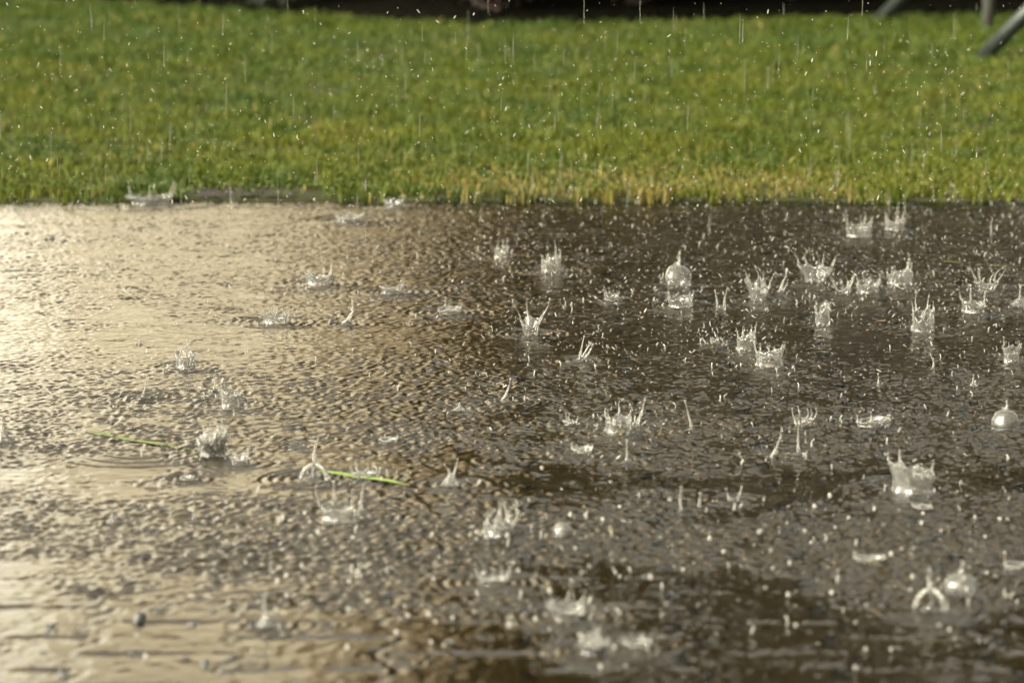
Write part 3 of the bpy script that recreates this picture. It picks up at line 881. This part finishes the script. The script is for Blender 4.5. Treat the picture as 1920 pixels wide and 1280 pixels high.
# clover leaves and weeds at the lawn edge
V = []
mb = MB()
for k in range(450):
    x = rng.uniform(-1.4, 1.4); y = EDGE_Y + abs(rng.normal(0, 0.5)) + 0.01; z = LZ + rng.uniform(0.012, 0.035)
    for a in (0, 2.1, 4.2):
        a += rng.uniform(0, 0.5); r = rng.uniform(0.004, 0.008)
        c = Vector((x+math.cos(a)*r, y+math.sin(a)*r, z))
        ring_ = [(c.x+math.cos(g)*r, c.y+math.sin(g)*r, c.z+math.cos(g-a)*r*0.5) for g in (0, 1.05, 2.1, 3.14, 4.2, 5.24)]
        mb.add(ring_, [(0, 1, 2, 3), (0, 3, 4, 5)])
o = mb.build('clover', simple('clover_leaf', (0.045, 0.062, 0.008), 0.6, 60, spec=0.2), smooth=False)
tag(o, 'small clover leaves scattered through the grass along the paving', 'clover', kind='stuff')
# bare wet soil strip
a = [ground(300, 377, LZ), ground(640, 379, LZ), ground(600, 352, LZ), ground(350, 350, LZ)]
n = 24; V = []; q = []
for j in range(6):
    for i in range(n):
        u, v = i/(n-1), j/5
        p = a[0].lerp(a[1], u).lerp(a[3].lerp(a[2], u), v)
        e = min(u, 1-u, 0.3)*3.0
        V.append((p.x, max(p.y, EDGE_Y+0.012)+rng.uniform(0, .012)*(j == 0), LZ - 0.004 + 0.012*e*rng.uniform(0.2, 1)))
for j in range(5):
    for i in range(n-1): q.append((j*n+i, j*n+i+1, (j+1)*n+i+1, (j+1)*n+i))
tag(np_mesh('soil_strip', V, q, None, M_SOIL), kind='structure')

# planting bed
V = []; q = []
xs_ = np.linspace(-3.4, 12, 80)
for i, x in enumerate(xs_):
    y = float(bed_y(x))
    V += [(x, y-0.03, LZ-0.01), (x, y+0.06, LZ+0.05), (x, y+0.7, LZ+0.09), (x, max(y+3, 24), LZ+0.09)]
for i in range(len(xs_)-1):
    for k in range(3): q.append((i*4+k, (i+1)*4+k, (i+1)*4+k+1, i*4+k+1))
tag(np_mesh('planting_bed', V, q, None, M_MULCH), kind='structure')

# ------------------------------------------------------------------ trees and shrubs behind the lawn
def leaf_cloud(name, centres, radii, n, size, parent, c1, c2, material=M_LEAF):
    """many small leaf faces spread through clumps"""
    centres = np.asarray(centres, float); radii = np.asarray(radii, float)
    k = rng.integers(0, len(centres), n)
    d = rng.normal(size=(n, 3)); d /= np.linalg.norm(d, axis=1)[:, None]
    rr = rng.random(n)**0.4
    P = centres[k] + d*(rr*1.0)[:, None]*radii[k]
    a = rng.normal(size=(n, 3)); a /= np.linalg.norm(a, axis=1)[:, None]
    b = np.cross(a, rng.normal(size=(n, 3))); b /= np.linalg.norm(b, axis=1)[:, None]
    s = size*rng.uniform(0.6, 1.3, n)[:, None]
    Q = np.stack([P-a*s, P-b*s*0.45, P+a*s, P+b*s*0.45], 1)
    m = rng.random(len(centres))[k][:, None]*0.6 + rng.random(n)[:, None]*0.4
    c = np.array(c1)*(1-m) + np.array(c2)*m
    return np_mesh(name, Q.reshape(-1, 3), np.arange(n*4).reshape(-1, 4), None, material, False, np.repeat(c, 4, 0), parent)

def evergreen(x, y, h, r, label):
    root = empty('evergreen_tree', (x, y, LZ+0.05))
    tag(root, label, 'tree', 'dark trees behind the lawn')
    mb = MB()
    mb.tube([(0, 0, -0.1), (0.03, 0, h*0.3), (-0.02, 0.03, h*0.6), (0, 0, h*0.93)], [0.11, 0.09, 0.05, 0.015], 10)
    for k in range(26):
        z = h*rng.uniform(0.08, 0.85); a = rng.uniform(0, 6.28); L = r*(1-z/h*0.7)*0.8
        mb.tube([(0, 0, z), (math.cos(a)*L*.5, math.sin(a)*L*.5, z+0.1), (math.cos(a)*L, math.sin(a)*L, z+0.3)], [0.03, 0.02, 0.006], 6)
    mb.build('trunk', M_BARK, root)
    C, Rr = [], []
    for k in range(85):
        z = h*(k+0.5)/85; a = rng.uniform(0, 6.28)
        rad = r*(1-(z/h)**1.8*0.75)*rng.uniform(0.25, 0.85)
        C.append((math.cos(a)*rad, math.sin(a)*rad, z+0.1)); g = rng.uniform(0.32, 0.55)
        Rr.append((g, g, g*0.9))
    leaf_cloud('crown', C, Rr, 27000, 0.055, root, (0.006, 0.007, 0.003), (0.016, 0.017, 0.006))
TR = [(0.25, 20.6, 6.4, 1.0, 'dark evergreen tree nearest the cream house'),
      (1.6, 19.9, 7.4, 1.25, 'dark evergreen tree behind the bulge of the planting bed'),
      (3.05, 20.3, 6.8, 1.25, 'dark evergreen tree behind the swing frame legs'),
      (4.5, 20.1, 7.4, 1.3, 'dark evergreen tree right of the swing frame'),
      (6.2, 20.4, 6.9, 1.3, 'dark evergreen tree next to last on the right'),
      (7.9, 20.2, 7.3, 1.3, 'dark evergreen tree at the far right end of the row')]
for t_ in TR: evergreen(*t_)
def shrub(x, y, h, r, label, c1, c2, nl=5200):
    root = empty('shrub', (x, y, LZ+0.07))
    tag(root, label, 'shrub', 'low shrubs in the planting bed')
    mb = MB()
    for k in range(9):
        a = rng.uniform(0, 6.28)
        mb.tube([(0, 0, -0.05), (math.cos(a)*r*.3, math.sin(a)*r*.3, h*.4), (math.cos(a)*r*.7, math.sin(a)*r*.7, h*.85)], [0.014, 0.010, 0.004], 6)
    mb.build('stems', M_BARK, root)
    C = [(rng.normal(0, r*.42), rng.normal(0, r*.42), h*rng.uniform(0.15, 0.85)) for _ in range(22)]
    Rr = [(r*.35, r*.35, h*.22)]*22
    leaf_cloud('foliage', C, Rr, nl, 0.022, root, c1, c2)
dk = ((0.004, 0.006, 0.003), (0.010, 0.014, 0.006)); br = ((0.008, 0.004, 0.003), (0.018, 0.009, 0.006))
for i, (x, lab, cc) in enumerate([(-2.6, 'low dark shrub at the left end of the planting bed', dk), (-1.75, 'low dark shrub second from the left in the bed', dk),
    (-0.95, 'low dark shrub left of the reddish brown one', dk), (-0.15, 'reddish brown shrub at the bulge of the bed, left of its like', br),
    (0.6, 'reddish brown shrub at the bulge of the bed, right of its like', br), (1.4, 'low dark shrub behind the first swing frame foot', dk),
    (2.2, 'low dark shrub behind the grey wooden post', dk), (3.1, 'low dark shrub just outside the view on the right', dk), (4.2, 'low dark shrub far right in the bed', dk)]):
    shrub(x, float(bed_y(x))+0.42, 0.62 if x < -1.2 else 0.95, 0.62, lab, *cc)

# ------------------------------------------------------------------ house at the back left (seen mirrored in the water)
def house():
    root = empty('cream_house', (-7.0, 26.0, -0.05))
    tag(root, 'pale rendered house behind the lawn on the left, mirrored cream in the water', 'house')
    m = MB(); m.box((-0.9, 0, 3.9), (4.9, 4.0, 3.9)); m.build('wall', M_WHITE, root, False)
    m = MB(); m.box((4.86, 0.15, 3.2), (0.86, 4.17, 3.2)); m.build('added_wing', M_WALL, root, False)  # unseen tan wing, added so the mirrored brightness steps down rightward
    m = MB()
    m.add([(-6.3, -4.5, 7.7), (4.4, -4.5, 7.7), (4.4, 4.5, 7.7), (-6.3, 4.5, 7.7), (-6.3, 0, 10.6), (4.4, 0, 10.6)],
          [(0, 1, 5, 4), (2, 3, 4, 5), (0, 3, 2, 1)], [(0, 4, 3), (1, 2, 5)])
    m.build('roof', M_ROOF, root, False)
    m = MB()
    m.add([(4.0, -4.2, 6.38), (6.0, -4.2, 6.38), (6.0, 4.4, 6.38), (4.0, 4.4, 6.38), (4.0, -4.2, 7.4), (4.0, 4.4, 7.4)],
          [(0, 1, 2, 3), (1, 4, 5, 2), (0, 3, 5, 4)], [(0, 4, 1), (2, 5, 3)])
    m.build('added_wing_roof', M_ROOF, root, False)
    for x in (-4.2, -1.6):
        m = MB(); m.box((x, -4.02, 5.9), (0.5, 0.03, 0.65)); f = m.build('window', M_FRAME, root, False)
        m = MB(); m.box((x, -4.055, 5.9), (0.42, 0.006, 0.57)); m.build('pane', M_GLASS, f, False)
    m = MB(); m.box((1.6, 1.2, 10.2), (0.35, 0.35, 1.0)); m.build('chimney', M_ROOF, root, False)
    root = empty('added_barn', (-0.62, 24.35, -0.05))  # out-of-view barn added to fade the water's reflection from tan to brown
    tag(root, 'added brown timber barn, mirrored as a brown step between the pale house and the dark trees', 'barn')
    m = MB()
    m.box((0, 0, 3.0), (0.6, 2.6, 3.0))
    for k in range(7): m.box((-0.54+k*0.18, -2.61, 3.0), (0.012, 0.02, 2.98))
    m.build('wall', M_TIMBER, root, False)
    m = MB()
    m.add([(-0.75, -2.9, 5.9), (0.75, -2.9, 5.9), (0.75, 2.8, 5.9), (-0.75, 2.8, 5.9), (0, -2.9, 6.8), (0, 2.8, 6.8)],
          [(0, 4, 5, 3), (1, 2, 5, 4), (0, 3, 2, 1)], [(0, 1, 4), (2, 3, 5)])
    m.build('roof', M_ROOF, root, False)
house()

# ------------------------------------------------------------------ swing frame and post
def swing():
    f1 = ground(1832, 112, LZ); f2 = ground(1638, 44, LZ)
    r = 0.032
    root = empty('swing_frame', (f1.x, f1.y, LZ))
    tag(root, 'grey green metal swing frame with slanting tube legs on the lawn', 'swing frame')
    hgt = 1.95
    def rel(p): return (p[0]-f1.x, p[1]-f1.y, p[2]-LZ)
    tops = []
    for f in (f1, f2):
        ap = Vector((f.x+hgt*0.98, f.y, hgt)); tops.append(ap)
        for foot in ((f.x, f.y, 0.0), (f.x+hgt*1.96, f.y, 0.0)):
            m = MB(); ft = Vector(foot)
            m.tube([rel(ft.lerp(ap, k/6)) for k in range(7)], [r]*7, 18)
            m.build('leg', M_TUBE, root)
    m = MB()
    a, b = tops; ext = (b-a)*0.08
    m.tube([rel((a-ext).lerp(b+ext, k/4)) for k in range(5)], [0.036]*5, 18)
    m.build('top_bar', M_TUBE, root)
    seat = MB(); c = (a+b)/2
    seat.box(rel((c.x, c.y, 0.45)), (0.09, 0.22, 0.012)); s = seat.build('seat', M_POSTWOOD, root, False)
    for sg in (-1, 1):
        m = MB(); m.tube([rel((c.x, c.y+sg*0.2, 0.45)), rel((c.x, c.y+sg*0.2, 1.2)), rel((c.x, c.y+sg*0.2, hgt-0.03))], [0.006]*3, 6)
        m.build('rope', M_POSTWOOD, root)
swing()
p = ground(1852, 56, LZ)
m = MB(); m.tube([(0, 0, -0.02), (0.005, 0, 0.4), (0.0, 0, 0.9), (0.004, 0, 1.25)], [0.028, 0.027, 0.026, 0.024], 12)
o = m.build('wooden_post', M_POSTWOOD); o.location = p
tag(o, 'thin grey upright wooden post behind the slanting swing frame leg', 'post')

# ------------------------------------------------------------------ floating grass blades, leaf scraps, grit
def blade(a, b, w_, label, sag=0.0, up=0.003, m_=None):
    A, B = ground(*a, WZ+up), ground(*b, WZ+up)
    d = (B-A); L = d.length; d.normalize(); s = Vector((-d.y, d.x, 0))
    n = 16; V = []
    for i in range(n):
        u = i/(n-1); c = A.lerp(B, u) + s*sag*math.sin(math.pi*u) + Vector((0, 0, 0.0007*math.sin(u*11)))
        wd = w_*min(1, 4*u+0.25)*min(1, (1-u)*3.0+0.02)
        V += [c-s*wd, c+Vector((0, 0, -0.0008)), c+s*wd]
    V = [tuple(v-A) for v in V]
    q = [(i*3+k, (i+1)*3+k, (i+1)*3+k+1, i*3+k+1) for i in range(n-1) for k in range(2)]
    o = np_mesh('grass_blade', V, q, None, m_ or M_FRESH); o.location = A
    tag(o, label, 'grass blade', 'cut grass blades floating on the water')
blade((160, 806), (368, 842), 0.0075, 'long pale green grass blade floating in the tan reflection at the left', -0.008, 0.0018, M_DULL)
blade((596, 882), (768, 908), 0.0085, 'bright green grass blade floating under two splashes near the middle', 0.006)
blade((1742, 487), (1915, 504), 0.0035, 'thin dull green grass blade floating on the far right water', 0.01, 0.0008, M_DULL)
for (u, v, r, lab) in ((1022, 632, 0.0075, 'small curled brown leaf scrap below the V shaped splash'), (1652, 606, 0.0075, 'small brown leaf scrap left of the stringy necked crown'),
                       (1140, 655, .005, 'tiny reddish scrap beside the bunched jets')):
    P0 = ground(u, v, WZ+0.002)
    V = []; n = 9
    for j in range(5):
        for i in range(n):
            a = (i/(n-1)-0.5)*2; b = (j/4-0.5)*2
            wd = (1-a*a)**0.5 if abs(a) < 1 else 0
            V.append((a*r*1.5, b*wd*r, 0.001 + r*0.7*(b*b*0.8 + a*a*0.5)))
    q = [(j*n+i, j*n+i+1, (j+1)*n+i+1, (j+1)*n+i) for j in range(4) for i in range(n-1)]
    o = np_mesh('leaf_scrap', V, q, None, M_BROWN); o.location = P0; o.rotation_euler = (0, 0, rng.uniform(0, 6))
    tag(o, lab, 'leaf', 'brown leaf scraps on the water')
GR = [(262,1160,.010),(95,1178,.007),(85,1190,.006),(68,1165,.004),(245,1228,.006),(350,1238,.006),(368,1175,.006),(190,762,.006),(216,764,.004),
      (205,795,.005),(424,482,.004),(362,525,.004),(432,536,.006),(265,649,.005),(26,524,.005),(380,1252,.007),(420,1266,.006),(117,1266,.007),
      (1848-3,1207,.006),(845,1207,.006),(88,1228,.004),(403,1150,.005),(432,1242,.006),(320,527,.004),(50,441,.006),(30,440,.006),(95,452,.008),(120,455,.007)]
mb = MB()
for (u, v, r) in GR:
    p = ground(u, v, 0.001)
    for k in range(3):
        c = (p.x+rng.normal(0, r*.9), p.y+rng.normal(0, r*1.2), 0.002+r*0.35)
        mb.blob(c, r*rng.uniform(0.4, 0.8), (rng.normal(), rng.normal(), 0.3), rng.uniform(0.8, 1.7), 7, 5)
for k in range(420):
    y = rng.uniform(4.2, 9.2); x = rng.uniform(-0.16, 0.16)*y
    mb.blob((x, y, 0.001), rng.uniform(0.0012, 0.0032), (rng.normal(), rng.normal(), 0.3), rng.uniform(0.8, 1.7), 6, 4)
o = mb.build('grit', M_STONE)
tag(o, 'dark grit and soil crumbs scattered over the wet pavers', 'grit', kind='stuff')
